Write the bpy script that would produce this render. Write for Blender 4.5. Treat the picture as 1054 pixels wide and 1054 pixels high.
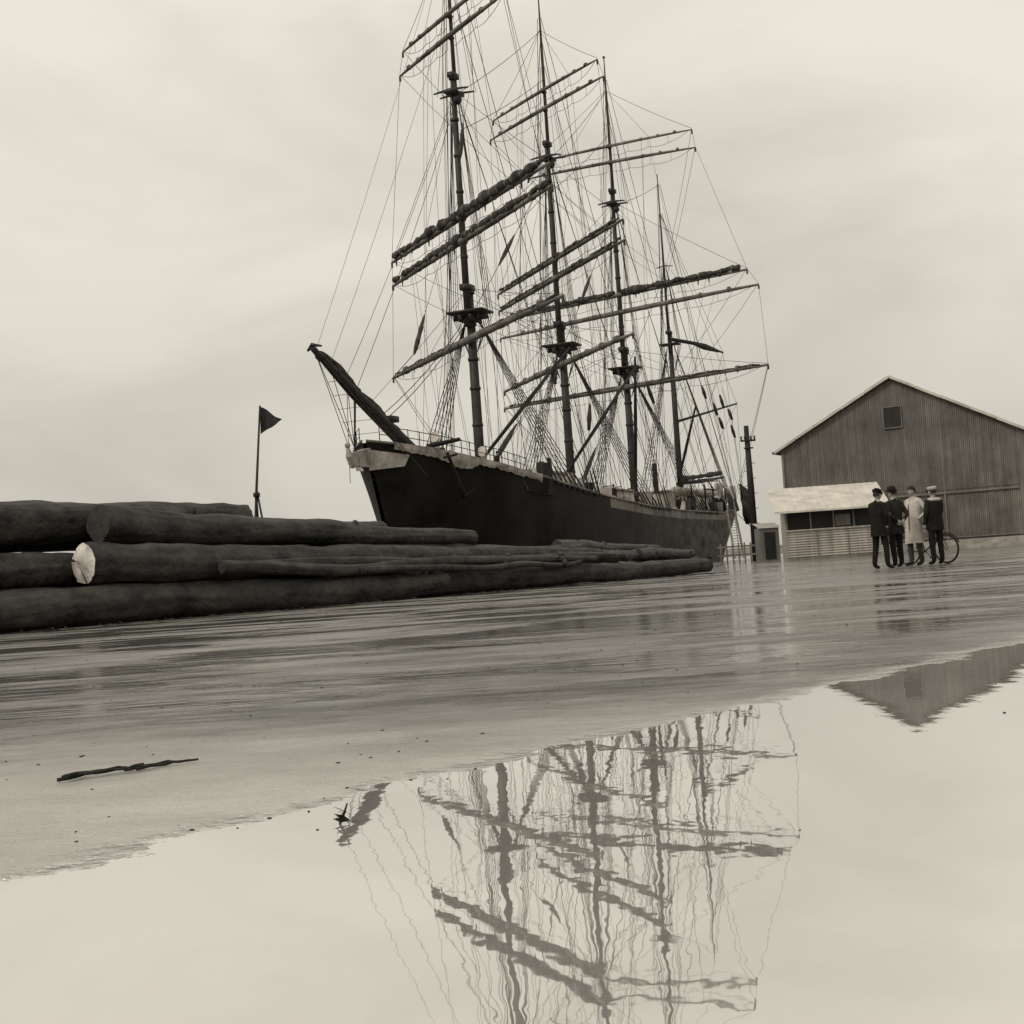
import bpy, math, random
from mathutils import Vector, Matrix, noise
R=random.Random(7)
sc=bpy.context.scene
for o in list(bpy.data.objects): bpy.data.objects.remove(o)
V=Vector
# ---------------------------------------------------------------- helpers
def interp(pts,x):
    if x<=pts[0][0]: return pts[0][1]
    for (a,b),(c,d) in zip(pts,pts[1:]):
        if x<=c: return b+(d-b)*(x-a)/(c-a)
    return pts[-1][1]
TINT=(1.0,0.93,0.83)
def col(v,t=TINT): return (v*t[0],v*t[1],v*t[2],1)
def mat(name,v,rough=0.7,var=0.35,scale=3.0,bump=0.0,bscale=20,stretch=(1,1,1),spec=0.3,v2=None):
    m=bpy.data.materials.new(name); m.use_nodes=True
    nt=m.node_tree; N=nt.nodes; L=nt.links
    b=N['Principled BSDF']
    tc=N.new('ShaderNodeTexCoord'); mp=N.new('ShaderNodeMapping'); mp.inputs['Scale'].default_value=stretch
    L.new(tc.outputs['Object'],mp.inputs['Vector'])
    n=N.new('ShaderNodeTexNoise'); n.inputs['Scale'].default_value=scale; n.inputs['Detail'].default_value=6; n.inputs['Roughness'].default_value=0.65
    L.new(mp.outputs[0],n.inputs['Vector'])
    r=N.new('ShaderNodeValToRGB'); r.color_ramp.elements[0].position=0.32; r.color_ramp.elements[1].position=0.7
    lo=v*(1-var) ; hi=v*(1+var) if v2 is None else v2
    r.color_ramp.elements[0].color=col(lo); r.color_ramp.elements[1].color=col(hi)
    L.new(n.outputs['Fac'],r.inputs['Fac']); L.new(r.outputs[0],b.inputs['Base Color'])
    b.inputs['Roughness'].default_value=rough; b.inputs['Specular IOR Level'].default_value=spec
    if bump>0:
        n2=N.new('ShaderNodeTexNoise'); n2.inputs['Scale'].default_value=bscale; n2.inputs['Detail'].default_value=5
        L.new(mp.outputs[0],n2.inputs['Vector'])
        bp=N.new('ShaderNodeBump'); bp.inputs['Strength'].default_value=bump; bp.inputs['Distance'].default_value=0.05
        L.new(n2.outputs['Fac'],bp.inputs['Height']); L.new(bp.outputs[0],b.inputs['Normal'])
    return m
def empty(name,loc=(0,0,0),rz=0):
    e=bpy.data.objects.new(name,None); sc.collection.objects.link(e); e.location=loc; e.rotation_euler=(0,0,rz); return e
class MB:
    def __init__(s): s.v=[]; s.f=[]; s.m=[]
    def seg(s,p,q,r0,r1=None,n=4,m=0,cap=True):
        s.tube([p,q],[r0,r0 if r1 is None else r1],n,m,cap)
    def tube(s,path,rad,n=8,m=0,cap=True,capm=None,noisef=None,matf=None):
        path=[V(p) for p in path]; base=len(s.v)
        for i,p in enumerate(path):
            d=(path[min(i+1,len(path)-1)]-path[max(i-1,0)])
            if d.length<1e-9: d=V((0,0,1))
            d.normalize()
            up=V((0,0,1)) if abs(d.z)<0.95 else V((1,0,0))
            a=d.cross(up).normalized(); b=a.cross(d).normalized()
            for k in range(n):
                t=2*math.pi*k/n; r=rad[i]
                if noisef: r*=noisef(i,t,p)
                s.v.append(p+a*math.cos(t)*r+b*math.sin(t)*r)
        for i in range(len(path)-1):
            for k in range(n):
                k2=(k+1)%n
                s.f.append((base+i*n+k,base+(i+1)*n+k,base+(i+1)*n+k2,base+i*n+k2)); s.m.append(matf(i,k) if matf else m)
        if cap:
            cm=m if capm is None else capm
            s.f.append(tuple(base+k for k in range(n))); s.m.append(cm)
            e=base+(len(path)-1)*n
            s.f.append(tuple(e+k for k in reversed(range(n)))); s.m.append(cm)
    def rope(s,p,q,r=0.03,sag=0.0,n=1,m=0):
        p=V(p);q=V(q); r=r*.8
        if sag==0: s.seg(p,q,r,r,3,m,False); return
        n=max(n,6); pts=[]
        for i in range(n+1):
            t=i/n; w=p.lerp(q,t); w.z-=sag*4*t*(1-t); pts.append(w)
        s.tube(pts,[r]*(n+1),3,m,False)
    def box(s,c,d,m=0,rz=0.0,M=None):
        b=len(s.v); cx,cy,cz=c
        for dx in(-.5,.5):
            for dy in(-.5,.5):
                for dz in(-.5,.5):
                    x,y=dx*d[0],dy*d[1]
                    X=x*math.cos(rz)-y*math.sin(rz); Y=x*math.sin(rz)+y*math.cos(rz)
                    s.v.append(V((cx+X,cy+Y,cz+dz*d[2])))
        for f in((0,1,3,2),(4,6,7,5),(0,4,5,1),(2,3,7,6),(0,2,6,4),(1,5,7,3)):
            s.f.append(tuple(b+i for i in f)); s.m.append(m)
    def quad(s,a,b,c,d,m=0):
        k=len(s.v); s.v+= [V(a),V(b),V(c),V(d)]; s.f.append((k,k+1,k+2,k+3)); s.m.append(m)
    def poly(s,pts,m=0):
        k=len(s.v); s.v+=[V(p) for p in pts]; s.f.append(tuple(range(k,k+len(pts)))); s.m.append(m)
    def ball(s,c,r,m=0,nu=10,nv=7):
        if not hasattr(r,'__len__'): r=(r,r,r)
        b=len(s.v)
        for j in range(nv+1):
            ph=math.pi*j/nv
            for i in range(nu):
                t=2*math.pi*i/nu
                s.v.append(V((c[0]+r[0]*math.sin(ph)*math.cos(t),c[1]+r[1]*math.sin(ph)*math.sin(t),c[2]+r[2]*math.cos(ph))))
        for j in range(nv):
            for i in range(nu):
                i2=(i+1)%nu
                s.f.append((b+j*nu+i,b+(j+1)*nu+i,b+(j+1)*nu+i2,b+j*nu+i2)); s.m.append(m)
    def torus(s,c,R_,r,ax,n=28,m=0,k=6):
        ax=V(ax).normalized(); a=ax.orthogonal().normalized(); bb=ax.cross(a); c=V(c)
        base=len(s.v)
        for i in range(n):
            t=2*math.pi*i/n; d=a*math.cos(t)+bb*math.sin(t)
            for j in range(k):
                u=2*math.pi*j/k
                s.v.append(c+d*(R_+r*math.cos(u))+ax*r*math.sin(u))
        for i in range(n):
            for j in range(k):
                i2=(i+1)%n;j2=(j+1)%k
                s.f.append((base+i*k+j,base+i2*k+j,base+i2*k+j2,base+i*k+j2)); s.m.append(m)
    def done(s,name,mats,parent=None,smooth=False,loc=None,rz=None):
        me=bpy.data.meshes.new(name); me.from_pydata([tuple(v) for v in s.v],[],s.f); me.update()
        for m in mats: me.materials.append(m)
        me.polygons.foreach_set('material_index',s.m)
        if smooth: me.polygons.foreach_set('use_smooth',[True]*len(me.polygons))
        o=bpy.data.objects.new(name,me); sc.collection.objects.link(o)
        if parent: o.parent=parent
        if loc is not None: o.location=loc
        if rz is not None: o.rotation_euler=(0,0,rz)
        return o
# ---------------------------------------------------------------- materials
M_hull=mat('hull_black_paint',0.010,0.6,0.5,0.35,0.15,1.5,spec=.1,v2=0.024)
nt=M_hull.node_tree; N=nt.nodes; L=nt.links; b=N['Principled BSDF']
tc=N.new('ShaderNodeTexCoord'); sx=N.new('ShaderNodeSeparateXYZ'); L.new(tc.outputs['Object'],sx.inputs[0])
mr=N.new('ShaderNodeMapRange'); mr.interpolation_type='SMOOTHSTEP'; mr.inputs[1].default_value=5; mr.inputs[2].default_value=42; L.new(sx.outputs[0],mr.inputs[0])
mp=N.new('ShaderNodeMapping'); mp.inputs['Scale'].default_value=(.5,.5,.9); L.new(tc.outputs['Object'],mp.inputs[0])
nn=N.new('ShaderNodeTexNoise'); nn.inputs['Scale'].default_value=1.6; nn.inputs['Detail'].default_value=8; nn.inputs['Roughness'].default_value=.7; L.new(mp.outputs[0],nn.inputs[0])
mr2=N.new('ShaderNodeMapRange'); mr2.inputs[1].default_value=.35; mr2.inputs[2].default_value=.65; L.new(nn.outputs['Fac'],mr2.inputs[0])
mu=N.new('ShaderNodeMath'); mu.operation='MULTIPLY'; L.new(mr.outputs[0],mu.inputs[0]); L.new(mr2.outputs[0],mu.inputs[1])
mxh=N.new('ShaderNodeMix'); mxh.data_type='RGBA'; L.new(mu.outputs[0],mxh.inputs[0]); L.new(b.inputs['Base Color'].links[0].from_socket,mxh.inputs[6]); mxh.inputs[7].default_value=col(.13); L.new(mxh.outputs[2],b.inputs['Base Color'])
M_hullw=mat('bulwark_weathered',0.12,0.65,0.5,0.5,0.1,3,(1,1,0.3),v2=.28)
M_white=mat('white_paint',0.55,0.6,0.25,1.2,0.1,6)
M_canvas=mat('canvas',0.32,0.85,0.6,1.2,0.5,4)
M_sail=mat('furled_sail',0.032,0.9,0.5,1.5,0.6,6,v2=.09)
M_spar=mat('spar_dark',0.025,0.6,0.4,1.5)
M_mast=mat('mast_paint',0.026,0.6,0.45,0.8,v2=.055)
M_yard=mat('yard_paint',0.10,0.6,0.6,0.5,v2=.24)
M_rope=mat('rope',0.05,0.9,0.3,2)
M_deck=mat('deck_planks',0.22,0.8,0.3,2)
M_dark=mat('dark_iron',0.02,0.6,0.3,2)
M_bark=mat('bark',0.013,0.6,0.6,1.7,1.0,7,(1,1,1),0.35,v2=0.062)
M_cut=mat('cut_wood',0.50,0.8,0.6,3,0.4,20)
M_cutd=mat('cut_wood_weathered',0.035,0.85,0.5,5,0.4,20)
# ---------------------------------------------------------------- camera
cam=bpy.data.cameras.new('camera'); co=bpy.data.objects.new('camera',cam); sc.collection.objects.link(co)
cam.sensor_width=36; cam.lens=1400/1054*36; cam.clip_end=20000; cam.clip_start=0.05
pitch=math.atan(59/1400); rho=math.radians(3.85)
fwd=V((0,math.cos(pitch),math.sin(pitch))); up0=V((0,-math.sin(pitch),math.cos(pitch))); rt0=V((1,0,0))
rt=rt0*math.cos(rho)-up0*math.sin(rho); up=rt0*math.sin(rho)+up0*math.cos(rho)
co.matrix_world=Matrix((( rt.x,up.x,-fwd.x,0),(rt.y,up.y,-fwd.y,0),(rt.z,up.z,-fwd.z,0.54),(0,0,0,1))); sc.camera=co
# ---------------------------------------------------------------- world
w=bpy.data.worlds.new('World'); sc.world=w; w.use_nodes=True
N=w.node_tree.nodes; L=w.node_tree.links; bg=N['Background']
SEL=math.radians(42); SAZ=math.radians(230)
sky=N.new('ShaderNodeTexSky'); sky.sky_type='NISHITA'; sky.sun_disc=False; sky.sun_elevation=SEL; sky.sun_rotation=SAZ; sky.dust_density=4; sky.air_density=1
bw=N.new('ShaderNodeRGBToBW'); L.new(sky.outputs[0],bw.inputs[0])
tc=N.new('ShaderNodeTexCoord'); mp=N.new('ShaderNodeMapping'); mp.inputs['Scale'].default_value=(1.0,1.0,2.2); mp.inputs['Location'].default_value=(0.9,0.1,0.2)
L.new(tc.outputs['Generated'],mp.inputs[0])
n=N.new('ShaderNodeTexNoise'); n.inputs['Scale'].default_value=2.6; n.inputs['Detail'].default_value=8; n.inputs['Roughness'].default_value=0.52; n.inputs['Distortion'].default_value=0.5
L.new(mp.outputs[0],n.inputs['Vector'])
cr=N.new('ShaderNodeValToRGB'); e=cr.color_ramp.elements; e[0].position=0.30; e[0].color=(6.0,6.0,6.0,1); e[1].position=0.60; e[1].color=(8.1,8.1,8.1,1)
L.new(n.outputs['Fac'],cr.inputs[0])
sz=N.new('ShaderNodeSeparateXYZ'); L.new(tc.outputs['Generated'],sz.inputs[0])
zr=N.new('ShaderNodeMapRange'); zr.interpolation_type='SMOOTHSTEP'; zr.inputs[1].default_value=0.0; zr.inputs[2].default_value=0.35; zr.inputs[3].default_value=0.84; zr.inputs[4].default_value=1.12; L.new(sz.outputs[2],zr.inputs[0])
gm=N.new('ShaderNodeVectorMath'); gm.operation='SCALE'; L.new(cr.outputs[0],gm.inputs[0]); L.new(zr.outputs[0],gm.inputs['Scale'])
mx=N.new('ShaderNodeMix'); mx.data_type='RGBA'; mx.inputs[0].default_value=0.9
L.new(bw.outputs[0],mx.inputs[6]); L.new(gm.outputs[0],mx.inputs[7])
tm=N.new('ShaderNodeMix'); tm.data_type='RGBA'; tm.blend_type='MULTIPLY'; tm.inputs[0].default_value=1; tm.inputs[7].default_value=(1,0.95,0.83,1)
L.new(mx.outputs[2],tm.inputs[6]); L.new(tm.outputs[2],bg.inputs[0]); bg.inputs[1].default_value=0.1
sun=bpy.data.lights.new('sun','SUN'); sun.energy=1.3; sun.angle=math.radians(12); sun.color=(1,0.95,0.86)
so=bpy.data.objects.new('sun',sun); sc.collection.objects.link(so)
sd=V((math.sin(SAZ)*math.cos(SEL),math.cos(SAZ)*math.cos(SEL),math.sin(SEL)))
so.rotation_euler=sd.to_track_quat('Z','Y').to_euler(); so.location=(0,-20,60)
# ---------------------------------------------------------------- ground, water
AX=V((0.385,0.923,0)); PT=V((0.923,-0.385,0)); FM=V((-2.18,92.3,0))
Q0=FM+PT*6.6
FM=FM+V((.25,0,0))
m=bpy.data.materials.new('wet_ground'); m.use_nodes=True; nt=m.node_tree; N=nt.nodes; L=nt.links; b=N['Principled BSDF']
tc=N.new('ShaderNodeTexCoord'); sx=N.new('ShaderNodeSeparateXYZ'); L.new(tc.outputs['Object'],sx.inputs[0])
def math_(op,a,b_=None,c=None,clamp=False):
    k=N.new('ShaderNodeMath'); k.operation=op; k.use_clamp=clamp
    for i,x in enumerate((a,b_,c)):
        if x is None: continue
        if isinstance(x,(int,float)): k.inputs[i].default_value=x
        else: L.new(x,k.inputs[i])
    return k.outputs[0]
def noi(scale,detail=5,rough=0.6,st=None,dist=0):
    k=N.new('ShaderNodeTexNoise'); k.inputs['Scale'].default_value=scale; k.inputs['Detail'].default_value=detail; k.inputs['Roughness'].default_value=rough; k.inputs['Distortion'].default_value=dist
    if st:
        q=N.new('ShaderNodeMapping'); q.inputs['Scale'].default_value=st; L.new(tc.outputs['Object'],q.inputs[0]); L.new(q.outputs[0],k.inputs['Vector'])
    else: L.new(tc.outputs['Object'],k.inputs['Vector'])
    return k.outputs['Fac']
def smooth(x,a,b_):
    k=N.new('ShaderNodeMapRange'); k.interpolation_type='SMOOTHSTEP'; k.inputs[1].default_value=a; k.inputs[2].default_value=b_; L.new(x,k.inputs[0]); return k.outputs[0]
fac=N.new('ShaderNodeMapRange'); fac.inputs[1].default_value=-2; fac.inputs[2].default_value=4; L.new(sx.outputs[0],fac.inputs[0])
rp=N.new('ShaderNodeValToRGB'); rp.color_ramp.interpolation='LINEAR'
SHORE=[(-2,1.7),(-0.9,1.9),(-0.5,2.2),(-0.28,2.85),(0.02,3.5),(0.5,4.15),(0.87,4.5),(1.26,5.6),(1.6,7.2),(2.6,8.1),(4,8.8)]
el=rp.color_ramp.elements
for i,(x,y) in enumerate(SHORE):
    p_=(x+2)/6
    ee=el[0] if i==0 else (el[1] if i==len(SHORE)-1 else el.new(p_))
    ee.position=p_; ee.color=(y/10,)*3+(1,)
L.new(fac.outputs[0],rp.inputs[0])
yb=math_('MULTIPLY',rp.outputs[0],10)
d1=math_('SUBTRACT',yb,sx.outputs[1])
n1=math_('MULTIPLY',math_('SUBTRACT',noi(1.9,7,0.62),0.5),1.1)
n1b=math_('MULTIPLY',math_('SUBTRACT',noi(11,5,0.7),0.5),0.45)
d=math_('ADD',math_('ADD',d1,n1),n1b)
pud=smooth(d,-0.16,0.16)
soft=smooth(d,-0.75,0.25)          # damp margin around the puddle
f1=noi(0.42,8,0.68,(0.6,1.5,1),0.5)
film=smooth(f1,0.45,0.53)
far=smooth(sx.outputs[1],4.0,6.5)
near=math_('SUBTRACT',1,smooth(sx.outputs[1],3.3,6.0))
film=math_('MULTIPLY',film,far)
wet=math_('MAXIMUM',pud,math_('MULTIPLY',film,0.96))
wet=math_('MAXIMUM',wet,math_('MULTIPLY',soft,0.45))
dn=math_('SUBTRACT',1,wet)
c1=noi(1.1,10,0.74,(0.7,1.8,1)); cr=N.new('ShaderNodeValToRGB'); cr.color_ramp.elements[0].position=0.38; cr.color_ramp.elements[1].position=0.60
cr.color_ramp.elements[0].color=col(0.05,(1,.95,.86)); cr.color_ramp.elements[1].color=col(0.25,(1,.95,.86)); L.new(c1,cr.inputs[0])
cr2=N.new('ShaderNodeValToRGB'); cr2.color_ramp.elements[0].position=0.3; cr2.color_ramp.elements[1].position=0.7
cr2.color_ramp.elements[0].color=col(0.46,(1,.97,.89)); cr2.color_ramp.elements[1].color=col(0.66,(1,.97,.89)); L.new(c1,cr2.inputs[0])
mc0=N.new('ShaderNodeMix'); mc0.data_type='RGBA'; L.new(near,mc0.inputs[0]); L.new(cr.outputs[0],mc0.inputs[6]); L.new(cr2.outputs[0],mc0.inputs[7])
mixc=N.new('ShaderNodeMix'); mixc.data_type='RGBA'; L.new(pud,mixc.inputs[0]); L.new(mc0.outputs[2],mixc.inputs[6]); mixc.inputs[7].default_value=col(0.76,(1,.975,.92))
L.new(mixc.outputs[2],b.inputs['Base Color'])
L.new(math_('MULTIPLY',pud,0.72),b.inputs['Metallic'])
rr=math_('ADD',math_('MULTIPLY',dn,0.30),0.016)
rr2=math_('MULTIPLY',rr,math_('ADD',noi(5,5),0.5))
L.new(rr2,b.inputs['Roughness'])
L.new(math_('ADD',math_('MULTIPLY',wet,0.25),1.42),b.inputs['IOR'])
h1=math_('MULTIPLY',math_('ADD',math_('MULTIPLY',noi(34,7,0.75),0.014),math_('MULTIPLY',noi(5,6,0.65),0.03)),dn)
h2=math_('MULTIPLY',noi(2.5,2,0.5,(1,0.35,1)),0.0018)
h3=math_('MULTIPLY',noi(14,2,0.5,(1,0.5,1)),0.00028)
h4=math_('MULTIPLY',math_('MULTIPLY',math_('MULTIPLY',noi(1.8,4,0.6,(0.6,2.8,1),0.3),0.0085),far),math_('SUBTRACT',1,pud))
H=math_('ADD',math_('ADD',math_('ADD',h1,h2),h3),h4)
bp=N.new('ShaderNodeBump'); bp.inputs['Strength'].default_value=1; bp.inputs['Distance'].default_value=1; L.new(H,bp.inputs['Height']); L.new(bp.outputs[0],b.inputs['Normal'])
M_ground=m
g=MB()
tt=[-400,-150,-60,0,60,200,800,6000]
oo=[0,20,60,200,900,6000]
for i in range(len(tt)-1):
    for j in range(len(oo)-1):
        P=lambda t,o:Q0+AX*t+PT*o
        g.quad(P(tt[i],oo[j]),P(tt[i],oo[j+1]),P(tt[i+1],oo[j+1]),P(tt[i+1],oo[j]))
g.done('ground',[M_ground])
qw=MB(); M_conc=mat('quay_concrete',0.2,0.8,0.3,1,0.3,8)
Z3=V((0,0,-6))
qw.quad(Q0+AX*-400+V((0,0,-.004)),Q0+AX*6000+V((0,0,-.004)),Q0+AX*6000+Z3,Q0+AX*-400+Z3)
qw.done('quay_wall',[M_conc])
M_water=mat('harbour_water',0.03,0.12,0.3,0.2,0.25,0.8,spec=0.6)
wt=MB(); 
a=Q0+AX*-500+PT*0.5; c=Q0+AX*7000+PT*0.5
wt.quad((a.x,a.y,-2.2),(c.x,c.y,-2.2),(c.x-12000,c.y+2000,-2.2),(a.x-12000,a.y,-2.2))
wt.done('water',[M_water])
hl=MB(); pr=None
M_hill=mat('far_shore',0.2,0.9,0.3,0.01)
for i in range(81):
    x=-1500+i*50; y=1900+60*math.sin(i*.3); z=9+9*noise.noise(V((i*.17,3,0)))+3*noise.noise(V((i*.9,1,0)))
    cur=(V((x,y,-3)),V((x,y+30,max(z,2))),V((x,y+300,-3)))
    if pr: hl.quad(pr[0],cur[0],cur[1],pr[1]); hl.quad(pr[1],cur[1],cur[2],pr[2])
    pr=cur
hl.done('background_hills',[M_hill],smooth=True)
# ---------------------------------------------------------------- SHIP
ship=empty('sailing_ship',FM,math.atan2(0.923,0.385))
def S(s,p,z): return V((s,-p,z))
rail_pts=[(-17,8.5),(-14,8.05),(-9,7.3),(-3.5,6.55),(4,5.8),(10,5.35),(20,4.85),(30,4.6),(45,4.6),(55,5.2),(62,6.0)]
rail=lambda s:interp(rail_pts,s)
hbt=[(-16.2,0.12),(-15,1.2),(-14,1.9),(-11,3.4),(-7,4.6),(-2,5.35),(5,5.6),(40,5.6),(50,5.1),(56,4.3),(60,3.2),(61.6,2.0)]
hbb=[(-13,0.1),(-11,0.7),(-8,1.9),(-4,3.6),(3,5.2),(10,5.5),(38,5.4),(46,4.3),(52,2.2),(57,0.15)]
NS=70; NV=12
def hullpt(t,v,side):
    st=-16.2+t*77.8; sb=-13+t*70
    s=sb+(st-sb)*v**1.6
    z=-3.2+(rail(st)+3.2)*v
    h=interp(hbb,sb)*(1-v**0.9)+interp(hbt,st)*v**0.9
    return S(s,side*h,z)
h=MB()
for side in(1,-1):
    base=len(h.v)
    for i in range(NS+1):
        for j in range(NV+1): h.v.append(hullpt(i/NS,j/NV,side))
    for i in range(NS):
        for j in range(NV):
            a=base+i*(NV+1)+j
            f=(a,a+NV+1,a+NV+2,a+1) if side==1 else (a,a+1,a+NV+2,a+NV+1)
            h.f.append(f); t=i/NS
            h.m.append(1 if (j>=NV-1 and t>0.33) else 0)
for j in range(NV): h.quad(hullpt(1,j/NV,1),hullpt(1,j/NV,-1),hullpt(1,(j+1)/NV,-1),hullpt(1,(j+1)/NV,1))
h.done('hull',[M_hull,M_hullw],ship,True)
dk=MB()
for i in range(NS):
    s0=-16.1+77.6*i/NS; s1=-16.1+77.6*(i+1)/NS
    off=lambda s:0.05 if s<-5 else (0.1 if s>50 else 1.1)
    z0=rail(s0)-off(s0); z1=rail(s1)-off(s1); b0=interp(hbt,s0)-.05; b1=interp(hbt,s1)-.05
    dk.quad(S(s0,-b0,z0),S(s0,b0,z0),S(s1,b1,z1),S(s1,-b1,z1))
dk.done('deck',[M_deck],ship)
rc=MB()
for side in(1,-1):
    pts=[]
    for i in range(NS+1):
        s=-16.2+77.8*i/NS; pts.append(S(s,side*(interp(hbt,s)+.03),rail(s)+.04))
    rc.tube(pts,[.08]*len(pts),6,1)
    for (sa,sb) in((-15.5,-4),(49,61)):
        for hgt in(0.5,0.95):
            pts=[S(sa+(sb-sa)*k/16,side*(interp(hbt,sa+(sb-sa)*k/16)-.1),rail(sa+(sb-sa)*k/16)+hgt) for k in range(17)]
            rc.tube(pts,[0.025]*17,4,2)
        for k in range(17):
            s=sa+(sb-sa)*k/16; rc.seg(S(s,side*(interp(hbt,s)-.1),rail(s)),S(s,side*(interp(hbt,s)-.1),rail(s)+1.0),0.03,None,4,2)
rc.done('rails',[M_white,M_hullw,M_spar],ship)
bk=MB()
for side in(1,-1):
    bk.quad(S(-16.0,side*.25,7.9),S(-14.2,side*1.85,7.55),S(-14.4,side*1.6,6.9),S(-16.1,side*.18,6.7),0)
    bk.quad(S(-17.9,side*.1,7.6),S(-16.0,side*.3,8.0),S(-16.0,side*.22,6.9),S(-17.6,side*.08,6.9),0)
bk.quad(S(-17.9,.1,7.6),S(-17.9,-.1,7.6),S(-16,-.3,8),S(-16,.3,8)); bk.quad(S(-17.6,.08,6.9),S(-16,.22,6.9),S(-16,-.22,6.9),S(-17.6,-.08,6.9)); bk.quad(S(-17.9,.1,7.6),S(-17.6,.08,6.9),S(-17.6,-.08,6.9),S(-17.9,-.1,7.6))
bk.tube([S(-17.5,0,6.95),S(-18.0,0,7.5),S(-18.1,0,7.9)],[.28,.22,.1],8,0)
bk.ball(S(-18.1,0,8.05),.17,0)
bk.done('beakhead',[M_canvas],ship)
cv=MB(); pr=None; NC=110
for i in range(NC):
    s=-15.0+i*0.115; p=interp(hbt,s)+0.1
    env=.25+.75*abs(noise.noise(V((s*.33,9,0))))*1.6
    if -13.2<s<-9.0: env+=.45*math.sin((s+13.2)/4.2*math.pi)
    lo=(0.12+.75*env*.8)*(1+.25*noise.noise(V((s*3.1,0,4))))
    top=0.10+0.35*max(0,noise.noise(V((s*.6,5,0))))
    fold=.07*noise.noise(V((s*6,2,0)))
    cur=(S(s,p-.4,rail(s)+top),S(s,p+.04+fold,rail(s)+top*.6),S(s,p+.03+1.6*fold,rail(s)-lo*.5),S(s,p-.02+2*fold-.08*lo,rail(s)-lo))
    if pr:
        for q in range(3): cv.quad(pr[q],cur[q],cur[q+1],pr[q+1])
    pr=cur
cv.done('canvas_dodger',[M_canvas],ship,True)
an=MB()
an.seg(S(-12.5,2.2,8.1),S(-12.7,4.4,8.3),.16,.12,6)
an.tube([S(-12.6,3.5,7.6),S(-11.5,3.9,5.2)],[.1,.12],6); an.tube([S(-12.6,4.1,5.6),S(-11.6,3.95,5.0),S(-10.5,4.3,5.6)],[.04,.13,.04],6)
an.seg(S(-12.9,3.4,7.3),S(-12.1,3.9,7.5),.07,.07,5)
an.done('anchor',[M_hull],ship)
bs=MB()
bs.tube([S(-9.5,0,7.9),S(-12,0,8.95),S(-17,0,11.1),S(-21.3,0,13.15)],[.42,.42,.33,.16],10)
for t in(.25,.45,.62,.8,.93):
    p=S(-9.5,0,7.9).lerp(S(-21.3,0,13.15),t); bs.tube([p-V((.12,0,-.05)),p+V((.12,0,-.05))],[.46-.2*t]*2,10)
bs.tube([S(-16.9,0,11.0),S(-17.3,0,7.8)],[.08,.05],5)
bs.box(S(-12.9,0,9.9),(1.0,.8,.35))
bs.tube([S(-20.9,-.5,13.1),S(-21.3,0,13.3),S(-21.1,.5,13.2)],[.08,.12,.05],5)
for t0,t1 in((.3,.55),(.6,.9)):
    a=S(-9.5,0,7.9).lerp(S(-21.3,0,13.15),t0); c=S(-9.5,0,7.9).lerp(S(-21.3,0,13.15),t1)
    pts=[a.lerp(c,k/10)+V((0,.05,.4)) for k in range(11)]
    bs.tube(pts,[.08+.14*math.sin(math.pi*k/10)*(1+.5*R.random()) for k in range(11)],7,1)
bs.done('bowsprit',[M_spar,M_sail],ship,True)
masts=[('foremast',0.0,1),('mainmast',17.8,1),('mizzenmast',34.3,1),('jiggermast',50.0,0)]
rg=MB()
def yard(mb,s,z,L_,a,r,furl=0,tilt=0.0,shift=0):
    wd=V((math.sin(a),-math.cos(a),0))
    d=V((0.385*wd.x+0.923*wd.y,-0.923*wd.x+0.385*wd.y,0)); d.z=tilt
    c=S(s-0.55,0,z)+d*shift
    ts=[-1,-.85,-.5,-.15,.15,.5,.85,1]; rs=[.38,.6,.88,1,1,.88,.6,.38]
    sagf=lambda t:V((0,0,-.12*(t*t)))
    mb.tube([c+d*L_*t+sagf(t) for t in ts],[r*q for q in rs],8,0)
    for t in(-.8,-.6,-.4,-.2,.2,.4,.6,.8):
        mb.tube([c+d*(L_*t-.1),c+d*(L_*t+.1)],[r*1.12]*2,8,0)
    for sg in(-1,1):
        last=c+d*sg*L_*.97
        for k,t in enumerate((.72,.48,.24,.03)):
            q=c+d*sg*L_*t
            rg.rope(last+V((0,0,-.1)),q+V((0,0,-.85)),.026,.12)
            rg.rope(q+V((0,0,-.85)),q,.02); last=q+V((0,0,-.75))
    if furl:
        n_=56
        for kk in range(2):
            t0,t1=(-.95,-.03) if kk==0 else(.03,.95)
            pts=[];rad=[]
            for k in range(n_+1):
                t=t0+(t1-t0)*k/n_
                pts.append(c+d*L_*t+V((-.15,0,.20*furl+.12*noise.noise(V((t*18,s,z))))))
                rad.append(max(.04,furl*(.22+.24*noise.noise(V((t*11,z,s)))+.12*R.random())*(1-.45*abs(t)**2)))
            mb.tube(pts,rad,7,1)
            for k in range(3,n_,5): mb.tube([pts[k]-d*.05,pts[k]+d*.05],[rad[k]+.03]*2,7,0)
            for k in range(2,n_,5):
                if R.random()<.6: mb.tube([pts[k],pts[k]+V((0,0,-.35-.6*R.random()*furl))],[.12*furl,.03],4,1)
    return c+d*L_,c-d*L_,c,d
conf={
 'foremast':[('course',16.3,14.6,25,.28,.4),('ltops',23.1,13.3,26,.25,.95),('utops',24.7,12.9,26.5,.23,1.1),('ltg',37.3,7.6,31,.17,.0),('utg',38.8,6.9,31,.15,0)],
 'mainmast':[('course',16.6,13.6,20,.26,0),('ltops',23.6,12.2,22.5,.24,.5),('utops',25.1,12.4,22.0,.22,.55),('ltg',37.4,7.9,34,.16,.0),('utg',38.9,7.3,34,.14,0)],
 'mizzenmast':[('course',16.4,15.2,47,.25,.3),('ltops',23.3,14.4,50,.23,0),('utops',24.9,13.4,50,.22,1.0),('ltg',37.2,8.2,65,.16,0),('utg',38.7,8.0,65,.14,0)]}
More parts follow.
